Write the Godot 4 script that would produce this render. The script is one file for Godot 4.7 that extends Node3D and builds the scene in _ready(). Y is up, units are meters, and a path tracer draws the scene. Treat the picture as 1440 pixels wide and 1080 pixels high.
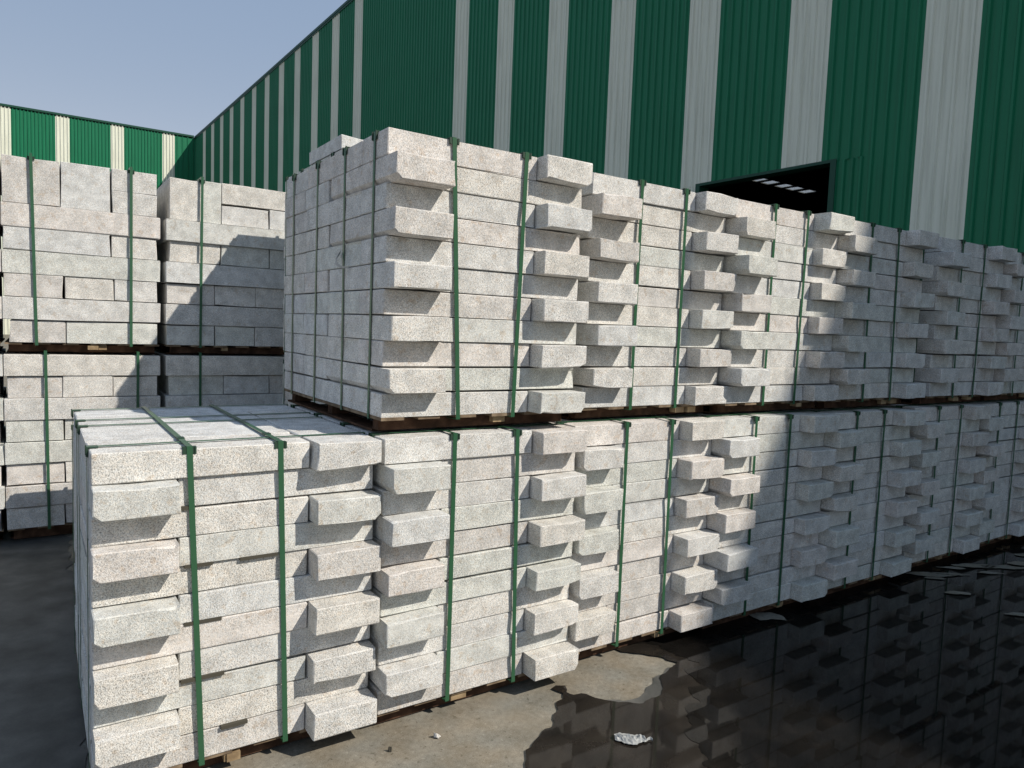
extends Node3D
# A stone yard: strapped pallets of granite kerb stones beside a green and beige steel hall.

var rng := RandomNumberGenerator.new()
var used := {}
var mesh_cache := {}
var granite: Array = []
var mat := {}

# ---------------------------------------------------------------- naming
func numbered(base: String) -> String:
	var n: int = used.get(base, 0)
	used[base] = n + 1
	return base if n == 0 else "%s_%03d" % [base, n]

func thing(called: String, label: String, category: String, at: Vector3, group := "", turn := 0.0) -> Node3D:
	var o := Node3D.new()
	o.name = numbered(called)
	add_child(o)
	o.position = at
	o.rotation.y = turn
	o.set_meta("label", label)
	o.set_meta("category", category)
	if group != "":
		o.set_meta("group", group)
	return o

func part(called: String, m: Mesh, material: Material, parent: Node, at := Vector3.ZERO, turn := Vector3.ZERO) -> MeshInstance3D:
	var o := MeshInstance3D.new()
	o.name = called
	o.mesh = m
	o.material_override = material
	o.position = at
	o.rotation = turn
	parent.add_child(o, true)
	return o

func structure(called: String, m: Mesh, material: Material, at := Vector3.ZERO) -> MeshInstance3D:
	var o := part(called, m, material, self, at)
	o.set_meta("kind", "structure")
	return o

# ---------------------------------------------------------------- mesh helpers
func begin() -> SurfaceTool:
	var st := SurfaceTool.new()
	st.begin(Mesh.PRIMITIVE_TRIANGLES)
	st.set_smooth_group(-1)
	return st

func commit(st: SurfaceTool) -> ArrayMesh:
	st.generate_normals()
	return st.commit()

func tri_out(st: SurfaceTool, a: Vector3, b: Vector3, c: Vector3, centre: Vector3) -> void:
	var n := (b - a).cross(c - a)
	var out := (a + b + c) / 3.0 - centre
	st.set_smooth_group(-1)
	st.add_vertex(a)
	if n.dot(out) > 0.0:
		st.add_vertex(c); st.add_vertex(b)
	else:
		st.add_vertex(b); st.add_vertex(c)

func quad_out(st: SurfaceTool, a: Vector3, b: Vector3, c: Vector3, d: Vector3, centre: Vector3) -> void:
	tri_out(st, a, b, c, centre)
	tri_out(st, a, c, d, centre)

func box_into(st: SurfaceTool, lo: Vector3, hi: Vector3) -> void:
	var p: Array = []
	for i in 8:
		p.append(Vector3(hi.x if i & 1 else lo.x, hi.y if i & 2 else lo.y, hi.z if i & 4 else lo.z))
	var c := (lo + hi) * 0.5
	for f in [[0, 1, 3, 2], [4, 5, 7, 6], [0, 1, 5, 4], [2, 3, 7, 6], [0, 2, 6, 4], [1, 3, 7, 5]]:
		quad_out(st, p[f[0]], p[f[1]], p[f[2]], p[f[3]], c)

func box_mesh(lo: Vector3, hi: Vector3) -> ArrayMesh:
	var st := begin()
	box_into(st, lo, hi)
	return commit(st)

# a flat bar from a to b, its wide side along "wide" (both are offsets from the middle line)
func bar_into(st: SurfaceTool, a: Vector3, b: Vector3, wide: Vector3, thick: Vector3) -> void:
	var p: Array = []
	for e in [a, b]:
		for s in [[-1, -1], [1, -1], [1, 1], [-1, 1]]:
			p.append(e + wide * (0.5 * s[0]) + thick * (0.5 * s[1]))
	var c := (a + b) * 0.5
	for i in 4:
		var j := (i + 1) % 4
		quad_out(st, p[i], p[j], p[j + 4], p[i + 4], c)
	quad_out(st, p[0], p[1], p[2], p[3], c)
	quad_out(st, p[4], p[5], p[6], p[7], c)

# a sawn stone: section in x (0..w) and y (0..h), length along -z; one corner may be cut, arrises broken
func stone_mesh(length: float, w: float, h: float, cut: int, variant: int) -> ArrayMesh:
	var key := "%.3f %.3f %.3f %d %d" % [length, w, h, cut, variant]
	if mesh_cache.has(key):
		return mesh_cache[key]
	var r := RandomNumberGenerator.new()
	r.seed = hash(key)
	var b := 0.0027
	var cw := r.randf_range(0.014, 0.026)
	var ch := r.randf_range(0.012, 0.024)
	var sec: Array = []
	# corner order: lower left, lower right, upper right, upper left
	var cx := [cw if cut == 1 else b, cw if cut == 2 else b, b, b]
	var cy := [ch if cut == 1 else b, ch if cut == 2 else b, b, b]
	sec.append(Vector2(cx[0], 0)); sec.append(Vector2(w - cx[1], 0))
	sec.append(Vector2(w, cy[1])); sec.append(Vector2(w, h - cy[2]))
	sec.append(Vector2(w - cx[2], h)); sec.append(Vector2(cx[3], h))
	sec.append(Vector2(0, h - cy[3])); sec.append(Vector2(0, cy[0]))
	var mid := Vector2(w, h) * 0.5
	sec.insert(5, (sec[4] + sec[5]) * 0.5 + Vector2(w * r.randf_range(-0.2, 0.2), 0))
	sec.insert(1, (sec[0] + sec[1]) * 0.5 + Vector2(w * r.randf_range(-0.2, 0.2), 0))
	for i in 10:
		sec[i] += Vector2(r.randf_range(-0.0014, 0.0014), r.randf_range(-0.0014, 0.0008))
	var rings: Array = []
	for e in [[0.0, 0.003], [-0.003, 0.0], [-length * r.randf_range(0.3, 0.7), 0.0], [-length + 0.003, 0.0], [-length, 0.003]]:
		var ring: Array = []
		for i in 10:
			var q: Vector2 = sec[i]
			q -= (q - mid).sign() * e[1]
			q += Vector2(r.randf_range(-0.0012, 0.0012), r.randf_range(-0.0015, 0.0008))
			ring.append(Vector3(q.x, q.y, e[0] + r.randf_range(-0.001, 0.001)))
		rings.append(ring)
	# broken arrises: a corner or an edge knocked in here and there
	for k in 3:
		if r.randf() < 0.6:
			var i := r.randi() % 10
			var into := Vector3(rings[1][i].x - mid.x, rings[1][i].y - mid.y, 0).sign()
			if i == 1 or i == 6:
				into.x = 0.0
			rings[1][i] = rings[1][i] - into * r.randf_range(0.002, 0.007) - Vector3(0, 0, r.randf_range(0.002, 0.014))
			rings[0][i] = Vector3(rings[1][i].x, rings[1][i].y, rings[0][i].z) - into * r.randf_range(0.002, 0.008)
	var st := begin()
	var c := Vector3(mid.x, mid.y, -length * 0.5)
	for k in 4:
		for i in 10:
			var j := (i + 1) % 10
			quad_out(st, rings[k][i], rings[k][j], rings[k + 1][j], rings[k + 1][i], c)
	for k in [0, 4]:
		for i in range(1, 9):
			tri_out(st, rings[k][0], rings[k][i], rings[k][i + 1], c)
	var m := commit(st)
	mesh_cache[key] = m
	return m

# ---------------------------------------------------------------- textures
func noise_bytes(size: int, kind: int, freq: float, octaves: int, sd: int, cell_value := false) -> PackedByteArray:
	var n := FastNoiseLite.new()
	n.noise_type = kind
	n.frequency = freq
	n.seed = sd
	n.fractal_type = FastNoiseLite.FRACTAL_FBM if octaves > 1 else FastNoiseLite.FRACTAL_NONE
	n.fractal_octaves = octaves
	if cell_value:
		n.cellular_return_type = FastNoiseLite.RETURN_CELL_VALUE
	var im := n.get_seamless_image(size, size, false, false, 0.1, true)
	im.convert(Image.FORMAT_L8)
	return im.get_data()

func tex(im: Image) -> ImageTexture:
	im.generate_mipmaps()
	return ImageTexture.create_from_image(im)

func granite_texture(sd: int, dark_limit: int, dark_most: float, saw: float, stain: float) -> Array:
	var s := 1024
	var grain := noise_bytes(s, FastNoiseLite.TYPE_CELLULAR, 0.2, 1, sd, true)
	var spec := noise_bytes(s, FastNoiseLite.TYPE_SIMPLEX, 0.16, 2, sd + 1)
	var spec2 := noise_bytes(s, FastNoiseLite.TYPE_SIMPLEX, 0.3, 1, sd + 2)
	var cloud := noise_bytes(s, FastNoiseLite.TYPE_SIMPLEX, 0.008, 5, sd + 3)
	var rust := noise_bytes(s, FastNoiseLite.TYPE_SIMPLEX, 0.011, 4, sd + 4)
	var data := PackedByteArray(); data.resize(s * s * 3)
	var bump := PackedByteArray(); bump.resize(s * s)
	for i in s * s:
		var v := 219.0 + (grain[i] - 128) * 0.11 + (cloud[i] - 128) * 0.13
		var warm := (grain[(i + 517) % (s * s)] - 128) * 0.03
		if spec[i] < dark_limit:
			v -= minf((dark_limit - spec[i]) * 2.4, dark_most)
			warm *= 0.3
		if spec2[i] < 70:
			v -= minf((70 - spec2[i]) * 1.0, 26.0)
		if spec2[i] > 200:
			v += 8.0
		if rust[i] > 196:
			var k := minf((rust[i] - 196) * stain, 15.0)
			v -= k
			warm += k * 0.4
		var row := i / s
		v -= saw * (0.5 + 0.5 * sin(row * 0.42 + (cloud[i] - 128) * 0.012)) * (rust[i] / 255.0)
		data[i * 3] = clampi(int(v + warm), 0, 255)
		data[i * 3 + 1] = clampi(int(v), 0, 255)
		data[i * 3 + 2] = clampi(int(v - warm - 1.0), 0, 255)
		bump[i] = clampi(int(spec[i] * 0.5 + spec2[i] * 0.5), 0, 255)
	var t := tex(Image.create_from_data(s, s, false, Image.FORMAT_RGB8, data))
	var bi := Image.create_from_data(s, s, false, Image.FORMAT_L8, bump)
	bi.convert(Image.FORMAT_RGBA8)
	bi.bump_map_to_normal_map(2.0)
	return [t, tex(bi)]

func make_granite() -> void:
	var kinds := [granite_texture(11, 84, 62.0, 0.0, 0.5), granite_texture(61, 78, 54.0, 6.0, 0.9), granite_texture(81, 90, 66.0, 3.0, 0.3)]
	var tints := [Color(0.985, 0.977, 0.96), Color(0.98, 0.962, 0.947), Color(0.967, 0.975, 0.956), Color(0.962, 0.967, 0.966), Color(0.945, 0.933, 0.92), Color(0.985, 0.974, 0.952), Color(0.97, 0.968, 0.96), Color(0.955, 0.96, 0.947), Color(0.98, 0.976, 0.966)]
	for i in tints.size():
		var k: Array = kinds[i % 3]
		var m := StandardMaterial3D.new()
		m.albedo_texture = k[0]
		m.albedo_color = tints[i]
		m.roughness = 0.82
		m.metallic_specular = 0.35
		m.normal_enabled = true
		m.normal_texture = k[1]
		m.normal_scale = 0.7
		m.uv1_triplanar = true
		m.uv1_world_triplanar = true
		m.uv1_scale = Vector3.ONE * (0.82 + 0.06 * (i % 4))
		granite.append(m)

func plain(c: Color, rough := 0.7, spec := 0.4, metal := 0.0) -> StandardMaterial3D:
	var m := StandardMaterial3D.new()
	m.albedo_color = c
	m.roughness = rough
	m.metallic_specular = spec
	m.metallic = metal
	return m

func ramp_texture(size: int, freq: float, octaves: int, sd: int, stops: Array) -> ImageTexture:
	var d := noise_bytes(size, FastNoiseLite.TYPE_SIMPLEX, freq, octaves, sd)
	var fine := noise_bytes(size, FastNoiseLite.TYPE_SIMPLEX, 0.3, 1, sd + 5)
	var g := Gradient.new()
	g.offsets = PackedFloat32Array(); g.colors = PackedColorArray()
	var offs := PackedFloat32Array(); var cols := PackedColorArray()
	for q in stops:
		offs.append(q[0]); cols.append(q[1])
	g.offsets = offs; g.colors = cols
	var data := PackedByteArray(); data.resize(size * size * 3)
	for i in size * size:
		var c := g.sample(clampf(d[i] / 255.0 + (fine[i] - 128) / 255.0 * 0.16, 0, 1))
		data[i * 3] = c.r8; data[i * 3 + 1] = c.g8; data[i * 3 + 2] = c.b8
	return tex(Image.create_from_data(size, size, false, Image.FORMAT_RGB8, data))

func ground_texture() -> ImageTexture:
	var s := 1536
	var cloud := noise_bytes(s, FastNoiseLite.TYPE_SIMPLEX, 0.006, 6, 41)
	var mid := noise_bytes(s, FastNoiseLite.TYPE_SIMPLEX, 0.05, 4, 42)
	var fine := noise_bytes(s, FastNoiseLite.TYPE_SIMPLEX, 0.28, 2, 44)
	var spots := noise_bytes(s, FastNoiseLite.TYPE_SIMPLEX, 0.035, 3, 45)
	var data := PackedByteArray(); data.resize(s * s * 3)
	for i in s * s:
		var v := 123.0 + (cloud[i] - 128) * 0.09 + (mid[i] - 128) * 0.07 + (fine[i] - 128) * 0.11
		var w := (cloud[(i + 40001) % (s * s)] - 128) * 0.03
		if spots[i] < 50:
			v -= minf((50 - spots[i]) * 0.9, 24.0)
		if spots[i] > 205:
			v += minf((spots[i] - 205) * 0.5, 16.0)
		data[i * 3] = clampi(int(v + 3.0 + w), 0, 255)
		data[i * 3 + 1] = clampi(int(v - 2.0), 0, 255)
		data[i * 3 + 2] = clampi(int(v - 13.0 - w), 0, 255)
	return tex(Image.create_from_data(s, s, false, Image.FORMAT_RGB8, data))

func textured(t: Texture2D, scale: float, rough: float, spec := 0.4) -> StandardMaterial3D:
	var m := plain(Color.WHITE, rough, spec)
	m.albedo_texture = t
	m.uv1_triplanar = true
	m.uv1_world_triplanar = true
	m.uv1_scale = Vector3.ONE * scale
	return m

func make_materials() -> void:
	make_granite()
	mat.strap = plain(Color(0.185, 0.345, 0.245), 0.32, 0.5)
	mat.guard = plain(Color(0.16, 0.25, 0.20), 0.55, 0.4)
	mat.spacer = plain(Color(0.30, 0.29, 0.26), 0.9, 0.2)
	mat.wood = textured(ramp_texture(256, 0.02, 4, 31, [[0.0, Color(0.20, 0.15, 0.12)], [0.5, Color(0.29, 0.215, 0.17)], [1.0, Color(0.38, 0.29, 0.23)]]), 1.7, 0.85, 0.2)
	mat.deck = textured(ramp_texture(256, 0.02, 4, 37, [[0.0, Color(0.36, 0.31, 0.26)], [0.5, Color(0.47, 0.41, 0.34)], [1.0, Color(0.58, 0.52, 0.44)]]), 1.7, 0.85, 0.2)
	mat.pale_wood = textured(ramp_texture(128, 0.03, 3, 33, [[0.0, Color(0.47, 0.40, 0.31)], [1.0, Color(0.66, 0.58, 0.46)]]), 3.0, 0.8, 0.2)
	mat.ground = textured(ground_texture(), 0.36, 0.88, 0.3)
	mat.damp_and_dark = textured(ramp_texture(512, 0.012, 5, 43, [[0.0, Color(0.23, 0.235, 0.23)], [0.5, Color(0.31, 0.312, 0.303)], [1.0, Color(0.40, 0.395, 0.38)]]), 0.5, 0.6, 0.4)  # dark grey ground, shared by the damp band at the puddle and the left sheet
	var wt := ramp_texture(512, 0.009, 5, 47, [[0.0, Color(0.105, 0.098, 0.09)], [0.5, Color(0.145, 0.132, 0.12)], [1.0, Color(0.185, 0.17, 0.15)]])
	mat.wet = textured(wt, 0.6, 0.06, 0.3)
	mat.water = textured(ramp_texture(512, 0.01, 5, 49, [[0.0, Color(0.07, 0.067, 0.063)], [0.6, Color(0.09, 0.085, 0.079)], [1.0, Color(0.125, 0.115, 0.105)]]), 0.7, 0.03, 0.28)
	mat.green = plain(Color(0.05, 0.44, 0.305), 0.5, 0.4)
	mat.beige = plain(Color(0.865, 0.875, 0.82), 0.5, 0.4)
	var wash := ramp_texture(512, 0.02, 5, 53, [[0.0, Color(0.88, 0.88, 0.87)], [0.45, Color(0.97, 0.97, 0.965)], [1.0, Color(1, 1, 1)]])
	for m in [mat.green, mat.beige]:
		m.albedo_texture = wash
		m.uv1_triplanar = true
		m.uv1_world_triplanar = true
		m.uv1_scale = Vector3(0.8, 0.035, 0.8)
	mat.trim = plain(Color(0.06, 0.26, 0.20), 0.5, 0.4)
	mat.inside = plain(Color(0.30, 0.31, 0.31), 0.9, 0.2)
	mat.film = plain(Color(0.62, 0.63, 0.63), 0.5, 0.4)
	var sk := plain(Color(0.92, 0.93, 0.90, 0.3), 0.1, 0.3)
	sk.transparency = BaseMaterial3D.TRANSPARENCY_ALPHA
	mat.skylight = sk

# ---------------------------------------------------------------- pallets
func wooden_base(parent: Node3D, w: float, d: float, hb: float, sd: int) -> void:
	var r := RandomNumberGenerator.new(); r.seed = sd
	var base := Node3D.new(); base.name = "wooden_base"
	parent.add_child(base, true)
	var t := 0.014
	for zc in [0.10, d * 0.5, d - 0.10]:
		part("bearer", box_mesh(Vector3(0.015 + r.randf() * 0.02, t * 0.7, -zc - 0.028), Vector3(w - 0.015 - r.randf() * 0.02, hb - t, -zc + 0.028)), mat.wood, base)
	for i in 6:
		var x := lerpf(0.0, w - 0.10, i / 5.0) + r.randf_range(-0.006, 0.006)
		part("deck_board", box_mesh(Vector3(clampf(x, 0.002, w), hb - t + 0.0005, -d + 0.01 - r.randf() * 0.008), Vector3(clampf(x, 0.002, w) + 0.098, hb - 0.001, -0.02 + r.randf() * 0.012)), mat.deck, base)
	for xc in [0.06, w * 0.5, w - 0.06]:
		part("skid_board", box_mesh(Vector3(xc - 0.045, 0.0, -d + 0.03), Vector3(xc + 0.045, t * 0.7 - 0.0005, -0.13)), mat.wood, base)
	for k in 1 + r.randi() % 2:
		var x := r.randf_range(0.35, 0.8) * w
		part("packing_block", box_mesh(Vector3(x, hb - 0.036 - r.randf() * 0.01, -0.06), Vector3(x + r.randf_range(0.04, 0.075), hb - t - 0.002, -0.012 - r.randf() * 0.02)), mat.pale_wood, base)

func stone(parent: Node3D, m: Mesh, at: Vector3, turn_y: float, r: RandomNumberGenerator) -> void:
	part("kerb_stone", m, granite[r.randi() % granite.size()], parent, at, Vector3(0, turn_y, 0))

# strap round the load in the plane of x (over left side, top and right side)
func cross_strap(parent: Node3D, w: float, hb: float, top: float, z: float, lean: float) -> void:
	var st := begin()
	var e := 0.0035
	var wd := Vector3(0, 0, 0.017)
	bar_into(st, Vector3(-e, hb - 0.016, z + lean), Vector3(-e, top + e, z), wd, Vector3(0.0016, 0, 0))
	bar_into(st, Vector3(w + e, hb - 0.016, z + lean), Vector3(w + e, top + e, z), wd, Vector3(0.0016, 0, 0))
	bar_into(st, Vector3(-e, top + e, z), Vector3(w + e, top + e, z), wd, Vector3(0, 0.0016, 0))
	bar_into(st, Vector3(-e, hb - 0.016, z + lean), Vector3(w + e, hb - 0.016, z + lean), wd, Vector3(0, 0.0016, 0))
	var s := part("strap", commit(st), mat.strap, parent)
	guard(s, Vector3(-0.0015, top + 0.0015, z), 1)

# strap round the load in the plane of z (down the front)
func front_strap(parent: Node3D, d: float, hb: float, top: float, xt: float, xb: float, e := 0.0045) -> void:
	var st := begin()
	var wd := Vector3(0.0185, 0, 0)
	bar_into(st, Vector3(xb, hb - 0.016, e), Vector3(xt, top + e + 0.002, e), wd, Vector3(0, 0, 0.0018))
	bar_into(st, Vector3(xt, top + e + 0.002, e), Vector3(xt, top + e + 0.002, -d - e), wd, Vector3(0, 0.0018, 0))
	bar_into(st, Vector3(xb, hb - 0.016, -d - e), Vector3(xt, top + e + 0.002, -d - e), wd, Vector3(0, 0, 0.0018))
	bar_into(st, Vector3(xb, hb - 0.017, e), Vector3(xb, hb - 0.017, -d - e), wd, Vector3(0, 0.0018, 0))
	var s := part("strap", commit(st), mat.strap, parent)
	guard(s, Vector3(xt, top + 0.002, 0.002), 0)
	# the seal that closes the strap, on the top
	part("seal", box_mesh(Vector3(xt - 0.0125, top + e + 0.0005, -0.20), Vector3(xt + 0.0125, top + e + 0.0055, -0.165)), mat.guard, s)

func guard(parent: Node3D, at: Vector3, side: int) -> void:
	var key := "guard%d" % side
	if not mesh_cache.has(key):
		var st := begin()
		if side == 0:
			box_into(st, Vector3(-0.022, -0.022, -0.001), Vector3(0.022, 0.0018, 0.0018))
			box_into(st, Vector3(-0.022, -0.0008, -0.022), Vector3(0.022, 0.0022, -0.0012))
			for s in [-1.0, 1.0]:
				box_into(st, Vector3(s * 0.0185 - 0.003, -0.02, 0.0019), Vector3(s * 0.0185 + 0.003, 0.003, 0.0048))
		else:
			box_into(st, Vector3(-0.0018, -0.03, -0.022), Vector3(0.001, 0.0018, 0.022))
			box_into(st, Vector3(0.0012, -0.0008, -0.022), Vector3(0.03, 0.0022, 0.022))
			for s in [-1.0, 1.0]:
				box_into(st, Vector3(-0.006, -0.028, s * 0.018 - 0.0035), Vector3(-0.0019, 0.004, s * 0.018 + 0.0035))
		mesh_cache[key] = commit(st)
	part("corner_guard", mesh_cache[key], mat.guard, parent, at)

# eleven courses laid as a pinwheel: in every course one kerb end sticks out at the front,
# at the left in even courses, at the right in odd ones
func kerb_pallet(label: String, at: Vector3, sd: int, o := {}) -> Node3D:
	var w: float = o.get("w", 0.946)
	var d: float = o.get("d", 1.2)
	var sw: float = 0.25
	var sl: float = w - sw
	var h := 0.1
	var p: float = o.get("p", 0.073)
	var rows: int = o.get("rows", 11)
	var hb: float = o.get("hb", 0.083)
	var gap_share: float = o.get("gaps", 0.2)
	var r := RandomNumberGenerator.new(); r.seed = sd
	var t := thing("kerb_stone_pallet", label, "pallet", at, o.get("group", "pallets of kerb stones in the long row"), o.get("turn", 0.0))
	wooden_base(t, w, d, hb, sd + 1)
	var top := hb + rows * h
	for n in range(1, rows + 1):
		var g := r.randf_range(0.0012, 0.0035)
		if r.randf() < gap_share:
			g = r.randf_range(0.005, 0.0105)
		if n == 1:
			g = 0.0015
		var y := hb + (rows - n) * h + 0.0002
		var hh := h - g
		hh = snappedf(hh, 0.0015)
		var v := func() -> int: return r.randi() % 4
		var jx := func() -> float: return r.randf_range(-0.002, 0.002)
		var jz := func() -> float: return r.randf_range(-0.014, 0.0015)
		var jp := func() -> float: return r.randf_range(-0.016, 0.016)
		var e := 0.002
		if n % 2 == 0:
			var cut := 1 if r.randf() < 0.62 else 0
			stone(t, stone_mesh(sl, sw - 0.003, hh, cut, v.call()), Vector3(jx.call(), y, p + jp.call()), 0, r)
			stone(t, stone_mesh(sl - 0.006, sw, hh, 0, v.call()), Vector3(w - 0.001, y, jz.call()), PI / 2, r)
			# rest of the left side: ends of stones lying across
			var z0 := -(sl - p) - 0.022
			var rest := d + z0
			var k := 2
			for q in k:
				var wq := rest / k - 0.004
				stone(t, stone_mesh(sl, snappedf(wq, 0.002), hh, 0, v.call()), Vector3(sl + jx.call(), y, z0 - q * rest / k - 0.001), PI / 2, r)
			stone(t, stone_mesh(d - sw - 0.012, sw - 0.004, hh, 0, v.call()), Vector3(w - sw + 0.002, y, -sw - 0.008), 0, r)
			if n <= 2:
				stone(t, stone_mesh(sl - sw - p - 0.02, 0.44, hh, 0, v.call()), Vector3(sw + 0.002, y, -sw - 0.006), 0, r)
		else:
			var cut := 2 if r.randf() < 0.62 else 0
			stone(t, stone_mesh(sl, sw - 0.003, hh, cut, v.call()), Vector3(w - sw + 0.001 + jx.call(), y, p + jp.call()), 0, r)
			stone(t, stone_mesh(sl - 0.006, sw, hh, 0, v.call()), Vector3(sl - 0.005, y, jz.call()), PI / 2, r)
			stone(t, stone_mesh(sl, (sw - 0.004) if n > 1 else 0.284, hh, 0, v.call()), Vector3(jx.call(), y, -sw - 0.006), 0, r)
			var zb := -sw - 0.012 - sl
			stone(t, stone_mesh(w - 0.006, snappedf(d + zb - 0.004, 0.002), hh, 0, v.call()), Vector3(w - 0.003, y, zb - 0.001), PI / 2, r)
			stone(t, stone_mesh(0.30, sw - 0.006, hh, 0, v.call()), Vector3(w - sw + 0.002, y, p - sl - 0.022), 0, r)
			if n == 1:
				stone(t, stone_mesh(sl - 0.004, 0.298, hh, 0, v.call()), Vector3(0.2865, y, -sw - 0.006), 0, r)
				stone(t, stone_mesh(sl - 0.004, 0.109, hh, 0, v.call()), Vector3(0.5855, y, -sw - 0.007), 0, r)
	var fs: Array = o.get("front", [[0.305, 0.305], [0.615, 0.615]])
	for q in fs:
		front_strap(t, d, hb, top, q[0], q[1])
	for z in o.get("cross", [-0.12, -0.44, -0.79, -1.16]):
		cross_strap(t, w, hb, top, z, r.randf_range(-0.012, 0.012))
	return t

# thicker kerbs: full-length stones and courses of stone ends, told row by row from the bottom
func block_pallet(label: String, at: Vector3, sd: int, w: float, hb: float, rh: float, rows: Array, straps: Array, strap_top := 8) -> Node3D:
	var r := RandomNumberGenerator.new(); r.seed = sd
	var d := 0.96
	var t := thing("kerb_stone_pallet", label, "pallet", at, "pallets of thick kerb stones behind the row")
	wooden_base(t, w, d, hb, sd + 1)
	for k in rows.size():
		var y: float = hb + k * rh + 0.0003
		var row: Array = rows[k]
		if row.is_empty():
			continue
		if row[0] is String:      # one long stone in front, others behind it
			var hh: float = snappedf(rh - r.randf_range(0.0015, 0.006), 0.0015)
			var off := r.randf_range(-0.006, 0.01)
			stone(t, stone_mesh(w + 0.012, 0.31, hh, 0, r.randi() % 4), Vector3(w + 0.006, y, off + 0.008), PI / 2, r)
			stone(t, stone_mesh(w, 0.31, hh, 0, r.randi() % 4), Vector3(w, y, -0.318 + off), PI / 2, r)
			stone(t, stone_mesh(w, 0.31, hh, 0, r.randi() % 4), Vector3(w, y, -0.638), PI / 2, r)
		else:
			for i in row.size():
				var q: Array = row[i]          # from, to, courses high, offset
				var x0: float = q[0] * w
				var x1: float = q[1] * w
				var hi: float = q[2] if q.size() > 2 else 1.0
				var lift: float = q[3] * rh if q.size() > 3 else 0.0
				var hh: float = snappedf(rh * hi - r.randf_range(0.0015, 0.005), 0.0015)
				stone(t, stone_mesh(d - 0.02, snappedf(x1 - x0 - r.randf_range(0.001, 0.004), 0.001), hh, 0, r.randi() % 4), Vector3(x0 + 0.001, y + lift, r.randf_range(-0.008, 0.004)), 0, r)
	var top := hb + strap_top * rh
	for q in straps:
		front_strap(t, d, hb, top, q[0], q[1], 0.021)
	return t

# ---------------------------------------------------------------- steel halls
func sheet_mesh(width: float, height: float, rib := 0.034) -> ArrayMesh:
	var key := "sheet %.3f %.3f %.3f" % [width, height, rib]
	if mesh_cache.has(key):
		return mesh_cache[key]
	# profile along local z (0..width), ribs stand out towards -x
	var prof: Array = []
	var n := 4
	var pitch := width / n
	for i in n:
		var z0 := i * pitch
		prof.append(Vector2(0, z0))
		prof.append(Vector2(0, z0 + pitch * 0.5 - 0.036))
		prof.append(Vector2(-rib, z0 + pitch * 0.5 - 0.018))
		prof.append(Vector2(-rib, z0 + pitch * 0.5 + 0.018))
		prof.append(Vector2(0, z0 + pitch * 0.5 + 0.036))
		prof.append(Vector2(-0.004, z0 + pitch * 0.5 + 0.062))
		prof.append(Vector2(0, z0 + pitch * 0.5 + 0.075))
	prof.append(Vector2(0, width))
	var st := begin()
	var c := Vector3(50, height * 0.5, width * 0.5)
	for i in prof.size() - 1:
		var a: Vector2 = prof[i]
		var b: Vector2 = prof[i + 1]
		quad_out(st, Vector3(a.x, 0, a.y), Vector3(b.x, 0, b.y), Vector3(b.x, height, b.y), Vector3(a.x, height, a.y), c)
	box_into(st, Vector3(0.001, 0, 0.001), Vector3(0.02, height, width - 0.001))
	var m := commit(st)
	mesh_cache[key] = m
	return m

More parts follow.
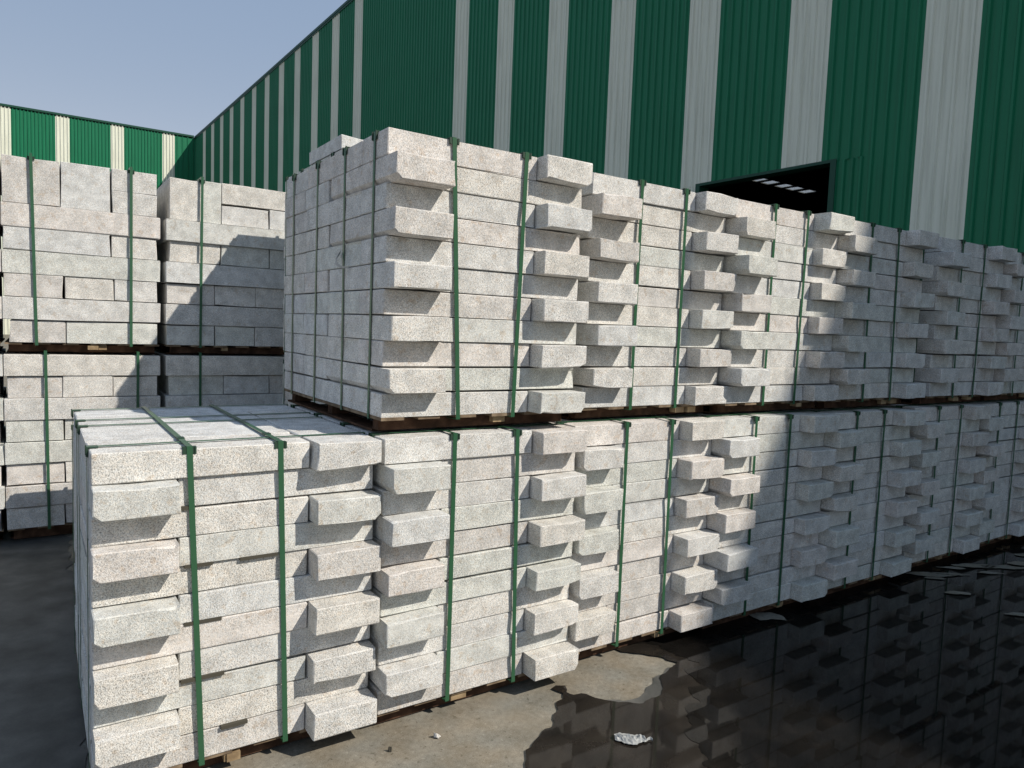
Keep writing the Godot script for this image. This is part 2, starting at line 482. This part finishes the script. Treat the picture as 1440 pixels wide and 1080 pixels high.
func build_long_hall() -> void:
	var eave := 15.12
	var t := thing("steel_hall", "tall shaded steel hall wall with dark green and beige stripes and dark doorway", "building", Vector3(11.978, 0, 0), "", 0.032)
	var wd := 0.83
	var beige := {}
	for i in range(-12, 19, 3): beige[i] = true
	for i in range(28, 62, 3): beige[i] = true
	var first := -3.38 + wd * 0.5     # near edge of sheet 0 along the wall
	var door0 := -8.22
	var door1 := -5.24
	var door_h := 4.82
	for i in range(-36, 65):
		var z_near := first - i * wd
		var z_far := z_near - wd
		if z_far < -57.0:
			continue
		var m: Material = mat.beige if beige.has(i) else mat.green
		if z_far < door1 and z_near > door0:
			part("cladding_sheet", sheet_mesh(wd, eave - door_h), m, t, Vector3(0, door_h, z_far))
			if z_near > door1 + 0.02:
				part("cladding_sheet", sheet_mesh(snappedf(z_near - door1, 0.01), door_h), m, t, Vector3(0, 0, door1))
			if z_far < door0 - 0.02:
				part("cladding_sheet", sheet_mesh(snappedf(door0 - z_far, 0.01), door_h), m, t, Vector3(0, 0, z_far))
		else:
			part("cladding_sheet", sheet_mesh(wd, eave), m, t, Vector3(0, 0, z_far))
	# structure behind the cladding
	var near_end := first + 36 * wd
	part("inner_wall", box_mesh(Vector3(0.025, 0, door1), Vector3(0.22, eave - 0.1, near_end)), mat.inside, t)
	part("inner_wall", box_mesh(Vector3(0.025, 0, -57.0), Vector3(0.22, eave - 0.1, door0)), mat.inside, t)
	part("inner_wall", box_mesh(Vector3(0.025, door_h, door0 + 0.001), Vector3(0.22, eave - 0.1, door1 - 0.001)), mat.inside, t)
	part("end_wall", box_mesh(Vector3(0.23, 0, near_end - 0.2), Vector3(74.0, eave - 0.1, near_end)), mat.green, t)
	part("end_wall", box_mesh(Vector3(0.23, 0, -57.0), Vector3(74.0, eave - 0.1, -56.8)), mat.inside, t)
	part("rear_wall", box_mesh(Vector3(73.8, 0, -56.79), Vector3(74.0, eave - 0.1, near_end - 0.21)), mat.inside, t)
	# eaves trim and gutter
	var st := begin()
	box_into(st, Vector3(-0.055, eave - 0.10, -57.0), Vector3(0.25, eave + 0.06, near_end))
	box_into(st, Vector3(-0.075, eave - 0.02, -57.0), Vector3(-0.056, eave + 0.09, near_end))
	part("eaves_trim", commit(st), mat.trim, t)
	# door frame: flashing on both sides and over the top
	part("door_frame", box_mesh(Vector3(-0.045, 0, door1 - 0.01), Vector3(0.26, door_h + 0.035, door1 + 0.10)), mat.trim, t)
	part("door_frame", box_mesh(Vector3(-0.045, 0, door0 - 0.10), Vector3(0.26, door_h + 0.035, door0 + 0.01)), mat.trim, t)
	part("door_lintel", box_mesh(Vector3(-0.045, door_h - 0.02, door0 + 0.011), Vector3(0.26, door_h + 0.035, door1 - 0.011)), mat.trim, t)
	# roof with a line of translucent panels
	var ca := cos(0.032); var sa := sin(0.032)
	var holes: Array = []
	for q in [[51.23, -37.0], [52.9, -37.35], [54.86, -37.81], [56.49, -38.22], [58.37, -38.47]]:
		var dx: float = q[0] - 11.978
		var dz: float = q[1]
		holes.append([dx * ca - dz * sa, dx * sa + dz * ca])
	var zc := 0.0
	for q in holes: zc += q[1] / 5.0
	var zh := 0.62
	var ry := eave - 0.09
	part("roof", box_mesh(Vector3(0.0, ry, zc + zh), Vector3(74.0, ry + 0.08, near_end)), mat.inside, t)
	part("roof", box_mesh(Vector3(0.0, ry, -57.0), Vector3(74.0, ry + 0.08, zc - zh)), mat.inside, t)
	var x := 0.0
	for q in holes:
		part("roof", box_mesh(Vector3(x, ry, zc - zh + 0.001), Vector3(q[0] - 0.62, ry + 0.08, zc + zh - 0.001)), mat.inside, t)
		part("roof_light", box_mesh(Vector3(q[0] - 0.619, ry + 0.03, zc - zh + 0.001), Vector3(q[0] + 0.619, ry + 0.034, zc + zh - 0.001)), mat.skylight, t)
		x = q[0] + 0.62
	part("roof", box_mesh(Vector3(x, ry, zc - zh + 0.001), Vector3(74.0, ry + 0.08, zc + zh - 0.001)), mat.inside, t)

func build_back_hall() -> void:
	var eave := 15.12
	var z := -56.94
	var t := thing("steel_hall", "sunlit steel hall wall with green and cream stripes closing off the yard behind", "building", Vector3(10.16, 0, z))
	var wd := 0.8325
	var beige0 := 8.30 + wd * 0.5 - 10.16
	for i in range(-1, 60):
		var x1 := beige0 - i * wd
		var m: Material = mat.beige if i >= 0 and i % 4 == 0 else mat.green
		var width := wd
		if i < 0:
			x1 = -0.02
			width = snappedf(-0.02 - beige0, 0.01)
		part("cladding_sheet", sheet_mesh(width, eave, 0.05), m, t, Vector3(x1 - width, 0, 0), Vector3(0, PI / 2, 0))
	var x_end := beige0 - 60 * wd
	part("inner_wall", box_mesh(Vector3(x_end, 0, -0.25), Vector3(0.0, eave - 0.1, -0.025)), mat.inside, t)
	part("roof", box_mesh(Vector3(x_end, eave - 0.09, -25.0), Vector3(0.0, eave - 0.01, 0.0)), mat.inside, t)
	part("eaves_trim", box_mesh(Vector3(x_end, eave - 0.005, -0.25), Vector3(-0.12, eave + 0.13, 0.10)), mat.trim, t)

# ---------------------------------------------------------------- ground sheets
func rough_outline(pts: Array, sd: int, step: float, amp: float) -> PackedVector2Array:
	var r := FastNoiseLite.new(); r.seed = sd; r.frequency = 6.0; r.fractal_octaves = 4
	var out := PackedVector2Array()
	for i in pts.size():
		var a: Vector2 = pts[i]
		var b: Vector2 = pts[(i + 1) % pts.size()]
		var n := maxi(1, int(minf(a.distance_to(b), 3.0) / step))
		var nrm := (b - a).orthogonal().normalized()
		for k in n:
			var q := a.lerp(b, float(k) / n)
			out.append(q + nrm * r.get_noise_2d(q.x, q.y) * amp)
	return out

func sheet_from_outline(pts: PackedVector2Array) -> ArrayMesh:
	var ids := Geometry2D.triangulate_polygon(pts)
	var st := begin()
	var c := Vector3(0, -1000, 0)
	for i in range(0, ids.size(), 3):
		var a := pts[ids[i]]; var b := pts[ids[i + 1]]; var d := pts[ids[i + 2]]
		tri_out(st, Vector3(a.x, 0, a.y), Vector3(b.x, 0, b.y), Vector3(d.x, 0, d.y), c)
	return commit(st)

func v2(a: Array) -> Array:
	var out: Array = []
	for i in range(0, a.size(), 2):
		out.append(Vector2(a[i], a[i + 1]))
	return out

func build_ground() -> void:
	structure("ground", box_mesh(Vector3(-150, -0.3, -150), Vector3(150, 0, 150)), mat.ground)
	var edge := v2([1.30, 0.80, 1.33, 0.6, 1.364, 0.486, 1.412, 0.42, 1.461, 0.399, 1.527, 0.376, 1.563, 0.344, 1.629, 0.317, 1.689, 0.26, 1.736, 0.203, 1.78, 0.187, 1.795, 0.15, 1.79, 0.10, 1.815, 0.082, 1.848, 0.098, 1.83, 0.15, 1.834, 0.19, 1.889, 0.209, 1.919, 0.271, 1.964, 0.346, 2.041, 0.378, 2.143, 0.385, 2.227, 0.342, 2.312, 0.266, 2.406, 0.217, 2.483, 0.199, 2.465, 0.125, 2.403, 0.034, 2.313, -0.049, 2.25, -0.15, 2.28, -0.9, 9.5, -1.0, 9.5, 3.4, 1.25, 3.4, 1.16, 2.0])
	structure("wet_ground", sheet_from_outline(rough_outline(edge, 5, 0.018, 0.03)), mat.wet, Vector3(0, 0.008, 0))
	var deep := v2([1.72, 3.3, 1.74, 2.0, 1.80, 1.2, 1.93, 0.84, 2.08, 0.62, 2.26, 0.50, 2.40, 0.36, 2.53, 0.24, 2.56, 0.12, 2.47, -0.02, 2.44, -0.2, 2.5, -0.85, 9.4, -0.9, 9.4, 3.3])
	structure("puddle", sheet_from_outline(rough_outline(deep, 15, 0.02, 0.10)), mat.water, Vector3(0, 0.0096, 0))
	var damp_and_dark := v2([1.93, 0.28, 2.0, 0.325, 2.06, 0.335, 2.14, 0.315, 2.20, 0.285, 2.27, 0.25, 2.33, 0.235, 2.40, 0.205, 2.45, 0.23, 2.30, 0.34, 2.2, 0.45, 2.0, 0.45])
	structure("dark_ground", sheet_from_outline(rough_outline(damp_and_dark, 9, 0.02, 0.02)), mat.damp_and_dark, Vector3(0, 0.004, 0))
	var left_dark := v2([-3.2, 1.3, -0.55, 0.75, -0.12, 0.45, -0.03, 0.1, -0.01, -0.3, 0.05, -1.25, 0.04, -1.9, 0.05, -3.7, -1.0, -3.7, -2.0, -3.5, -3.4, -2.6])  # sheet of darker ground left of the nearest pallet, back to the thick kerbs
	structure("dark_ground", sheet_from_outline(rough_outline(left_dark, 19, 0.05, 0.05)), mat.damp_and_dark, Vector3(0, 0.004, 0))
	var shapes: Array = [[3.29, -0.008, 3.36, -0.02, 3.432, 0.021, 3.45, 0.09, 3.42, 0.15, 3.36, 0.10, 3.281, 0.067]]
	var r := RandomNumberGenerator.new(); r.seed = 77
	for q in [[4.84, 0.42, 0.10, 0.03], [5.05, 0.13, 0.16, 0.045], [5.2, 0.20, 0.13, 0.03], [5.0, 0.19, 0.09, 0.02], [5.6, 0.22, 0.2, 0.05], [5.75, 0.33, 0.22, 0.05], [6.0, 0.37, 0.2, 0.06], [5.5, 0.33, 0.12, 0.025], [4.78, 0.78, 0.08, 0.03], [5.35, 0.13, 0.12, 0.02], [6.3, 0.30, 0.2, 0.05]]:
		var ring: Array = []
		for k in 12:
			var ang := TAU * k / 12.0
			var rad := r.randf_range(0.7, 1.15)
			var lx: float = cos(ang) * q[2] * rad
			var lz: float = sin(ang) * q[3] * rad
			ring.append(q[0] + lx * 0.82 - lz * 0.57)
			ring.append(q[1] + lx * 0.57 + lz * 0.82)
		shapes.append(ring)
	for a in shapes:
		structure("dry_patch", sheet_from_outline(rough_outline(v2(a), 23, 0.012, 0.022)), mat.ground, Vector3(0, 0.016, 0))

func build_scrap() -> void:
	var t := thing("plastic_scrap", "small crumpled white plastic scrap lying in the puddle", "litter", Vector3(1.82, 0.0125, 0.585), "", -0.62)
	var st := begin()
	var f := FastNoiseLite.new(); f.seed = 3; f.frequency = 22.0
	var nx := 18; var nz := 8
	var g: Array = []
	for i in nx + 1:
		var col: Array = []
		for j in nz + 1:
			var u := float(i) / nx * 2 - 1
			var v := float(j) / nz * 2 - 1
			var half := 0.036 * (1.0 - 0.85 * pow(absf(u + 0.25), 2.2)) * (0.55 if u > 0.6 else 1.0)
			var x := u * 0.075
			var z := v * maxf(half, 0.004) + f.get_noise_1d(u * 0.09 + 7.0) * 0.02
			col.append(Vector3(x, 0.003 + absf(f.get_noise_2d(x * 2.0, z * 2.0)) * 0.03 * (1.0 - v * v), z))
		g.append(col)
	for i in nx:
		for j in nz:
			quad_out(st, g[i][j], g[i + 1][j], g[i + 1][j + 1], g[i][j + 1], Vector3(0, -5, 0))
			var dn := Vector3(0, 0.0012, 0)
			quad_out(st, g[i][j] - dn, g[i + 1][j] - dn, g[i + 1][j + 1] - dn, g[i][j + 1] - dn, Vector3(0, 5, 0))
	part("sheet", commit(st), mat.film, t)

# ---------------------------------------------------------------- scene
func _ready() -> void:
	var cam := Camera3D.new()
	cam.name = "camera"
	cam.position = Vector3(-0.1404, 1.6173, 2.5526)
	cam.rotation = Vector3(-0.0764, -0.59, 0.0369)
	cam.fov = 56.45
	cam.near = 0.05
	cam.far = 400.0
	add_child(cam)
	cam.current = true

	var env := Environment.new()
	env.background_mode = Environment.BG_SKY
	var sky := Sky.new()
	var sm := ProceduralSkyMaterial.new()
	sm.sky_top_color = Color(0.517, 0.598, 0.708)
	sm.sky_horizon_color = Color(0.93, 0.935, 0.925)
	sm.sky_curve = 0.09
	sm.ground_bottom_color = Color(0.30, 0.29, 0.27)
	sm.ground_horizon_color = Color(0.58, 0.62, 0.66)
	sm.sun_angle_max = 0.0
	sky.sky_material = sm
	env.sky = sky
	env.tonemap_mode = Environment.TONE_MAPPER_LINEAR
	env.tonemap_exposure = 1.14
	env.sdfgi_enabled = true
	env.ssao_enabled = true
	env.ssil_enabled = true
	var we := WorldEnvironment.new()
	we.name = "world_environment"
	we.environment = env
	add_child(we)

	var sun := DirectionalLight3D.new()
	sun.name = "sun"
	sun.light_energy = 1.36
	sun.light_color = Color(1.0, 0.963, 0.908)
	sun.light_angular_distance = 0.53
	sun.shadow_enabled = true
	add_child(sun)
	sun.look_at_from_position(Vector3(0.70, 1.103, 1.0) * 30.0, Vector3.ZERO, Vector3.UP)

	make_materials()
	build_ground()
	build_long_hall()
	build_back_hall()

	# lower pallets of the long row
	var p0 := kerb_pallet("nearest kerb stone pallet, standing alone at the lower left with its top open", Vector3(0, 0, 0), 101, {"front": [[0.285, 0.327], [0.585, 0.615]], "cross": [-0.12, -0.63, -0.80, -1.165]})
	for q in [[0.27, 0.36, 0.783], [0.45, 0.58, 0.783], [0.27, 0.39, 0.583], [0.26, 0.40, 0.383], [0.39, 0.48, 0.183], [0.26, 0.30, 0.983]]:
		part("spacer_strip", box_mesh(Vector3(q[0], q[2] - 0.009, -0.05), Vector3(q[1], q[2] + 0.003, 0.0035)), mat.spacer, p0, Vector3.ZERO, Vector3.ZERO)
	var low := [
		["lower kerb stone pallet next to the nearest one, fully in the sun", 0.965, 0.044, [[0.305, 0.305], [0.61, 0.635]]],
		["lower kerb stone pallet in the middle of the sunlit stretch, beside the puddle's tip", 1.928, 0.002, [[0.32, 0.32], [0.63, 0.63]]],
		["lower kerb stone pallet that the edge of the hall's shadow crosses", 2.88, 0.0545, [[0.275, 0.275], [0.58, 0.58]]],
		["first lower kerb stone pallet wholly in shade, behind the puddle", 3.832, 0.0786, [[0.27, 0.26], [0.58, 0.575]]],
		["second lower kerb stone pallet wholly in shade, behind the puddle", 4.856, 0.0572, [[0.305, 0.30], [0.625, 0.62]]],
		["third lower kerb stone pallet wholly in shade, cut by the right picture edge", 5.82, 0.05, [[0.305, 0.305], [0.615, 0.615]]],
		["last lower kerb stone pallet of the row, just past the right picture edge", 6.79, 0.05, [[0.305, 0.305], [0.615, 0.615]]]]
	for i in low.size():
		var q: Array = low[i]
		kerb_pallet(q[0], Vector3(q[1], 0, q[2]), 120 + i * 7, {"front": q[3], "gaps": 0.2 if i == 0 else 0.42})
	var up := [
		["upper kerb stone pallet at the row's left end, its shaded strapped side in view", 0.970, 0.0, 1.31, [[0.28, 0.335], [0.63, 0.605]]],
		["second upper kerb stone pallet from the left end, in full sun", 2.017, -0.06, 1.2, [[0.31, 0.30], [0.62, 0.615]]],
		["third upper kerb stone pallet from the left end, below the hall's doorway", 2.98, -0.011, 1.2, [[0.315, 0.305], [0.615, 0.59]]],
		["fourth upper kerb stone pallet from the left end, half lit and half shaded", 3.93, 0.017, 1.2, [[0.29, 0.315], [0.60, 0.635]]],
		["fifth upper kerb stone pallet from the left end, wholly in shade", 5.03, 0.048, 1.2, [[0.29, 0.315], [0.63, 0.615]]],
		["sixth upper kerb stone pallet from the left end, at the right picture edge", 6.0, 0.05, 1.2, [[0.305, 0.305], [0.615, 0.615]]],
		["last upper kerb stone pallet of the row, just past the right picture edge", 6.97, 0.05, 1.2, [[0.305, 0.305], [0.615, 0.615]]]]
	var u1: Node3D
	for i in up.size():
		var q: Array = up[i]
		var t := kerb_pallet(q[0], Vector3(q[1], 1.1885, q[2]), 220 + i * 9, {"front": q[4], "hb": 0.0685, "d": q[3]})
		if i == 0:
			u1 = t
	# torn strap cover curling off the shaded side of the left end pallet
	var st := begin()
	for k in 10:
		var a0 := k / 10.0
		var a1 := (k + 1) / 10.0
		var f := func(a: float) -> Vector3: return Vector3(-0.006 - 0.03 * sin(a * PI * 0.9), 0.73 - 0.07 * sin(a * PI * 0.5) , -0.47 + 0.13 * (1.0 - cos(a * PI * 0.5)))
		bar_into(st, f.call(a0), f.call(a1), Vector3(0.0, 0.012, 0.012) * (1.4 - a0), Vector3(0.0015, 0, 0))
	part("torn_film", commit(st), mat.film, u1)

	# second row, mostly hidden
	kerb_pallet("low kerb stone stack hidden behind the nearest pallet", Vector3(0.06, 0, -1.73), 301, {"rows": 8, "group": "kerb stone pallets in the second row"})
	kerb_pallet("lower kerb stone pallet in the second row, hidden behind the sunlit one", Vector3(1.455, 0, -1.81), 311, {"rows": 12, "d": 1.22, "hb": 0.116, "p": 0.0, "group": "kerb stone pallets in the second row"})
	var back := kerb_pallet("second row kerb stone pallet peeping over the left end pallet's top", Vector3(1.455, 1.3215, -1.81), 321, {"rows": 13, "d": 1.22, "cross": [-0.16, -0.46, -0.79, -1.16], "hb": 0.0685, "group": "kerb stone pallets in the second row", "p": 0.0})
	var rr := RandomNumberGenerator.new(); rr.seed = 9
	for k in 3:
		stone(back, stone_mesh(0.62, 0.22, 0.084, 0, k), Vector3(0.0 + k * 0.226, 0.0685 + 1.3 + 0.0075, -0.02), 0, rr)

	# thick kerbs behind on the left
	var long := ["long"]
	var three := [[0.0, 0.355], [0.36, 0.68], [0.682, 0.985]]
	var zB := -3.413
	var sB := [[0.165, 0.185], [0.77, 0.765]]
	var top1 := [[0.0, 0.345, 2.0], [0.348, 0.672, 2.0], [0.675, 0.985, 1.0], [0.675, 0.985, 1.0, 1.0]]
	block_pallet("lower thick kerb stone pallet at the left, in front of the cream striped wall", Vector3(-0.312, 0, zB), 401, 0.955, 0.1, 0.153, [three, long, three, long, three, long, [[0.01, 0.35], [0.352, 0.675], [0.678, 0.985]], long], [[0.235, 0.245], [0.81, 0.80]])
	block_pallet("upper thick kerb stone pallet at the left, its straps bright green in the sun", Vector3(-0.312, 1.329, zB), 411, 0.955, 0.0738, 0.1575, [[[0.03, 0.375], [0.378, 0.985]], long, [[0.0, 0.36], [0.372, 0.69], [0.693, 0.985]], long, [[0.0, 0.67], [0.673, 0.985]], long, top1, []], sB)
	block_pallet("lower thick kerb stone pallet in shade, behind the nearest pallet's top", Vector3(0.693, 0, zB), 421, 0.955, 0.1, 0.153, [three, long, three, long, three, long, [[0.015, 0.43], [0.433, 0.80], [0.803, 0.985]], long], [[0.235, 0.235], [0.925, 0.925]])
	block_pallet("upper thick kerb stone pallet crossed by a diagonal shadow edge", Vector3(0.693, 1.329, zB), 431, 0.955, 0.0738, 0.1575, [three, long, three, long, [[0.02, 0.40], [0.403, 0.79], [0.793, 0.985]], long, [[0.02, 0.255, 2.0], [0.258, 0.405, 2.0], [0.408, 0.785, 0.93], [0.788, 0.985, 1.0], [0.408, 0.985, 1.0, 1.02]], []], [[0.245, 0.235], [0.935, 0.935]])
	block_pallet("lower thick kerb stone pallet at the very left picture edge", Vector3(-1.283, 0, zB), 441, 0.955, 0.1, 0.153, [three, long, three, long, three, long, three, long], sB)
	block_pallet("upper thick kerb stone pallet at the very left picture edge", Vector3(-1.283, 1.329, zB), 451, 0.955, 0.0738, 0.1575, [three, long, three, long, three, long, three, long], sB)

	build_scrap()
	var chip := thing("stone_chip", "small pale stone chip on the dry ground before the lower pallets", "stone chip", Vector3(1.17, 0, 0.17))
	part("chip", stone_mesh(0.022, 0.018, 0.011, 1, 1), granite[0], chip, Vector3(-0.009, 0, 0.011), Vector3(0, 0.6, 0))
	var bit := thing("stone_chip", "tiny dark chip on the dry ground near the bottom picture edge", "stone chip", Vector3(0.975, 0, 0.16))
	part("chip", stone_mesh(0.014, 0.011, 0.008, 1, 2), mat.spacer, bit, Vector3(-0.005, 0, 0.007), Vector3(0, 1.1, 0))
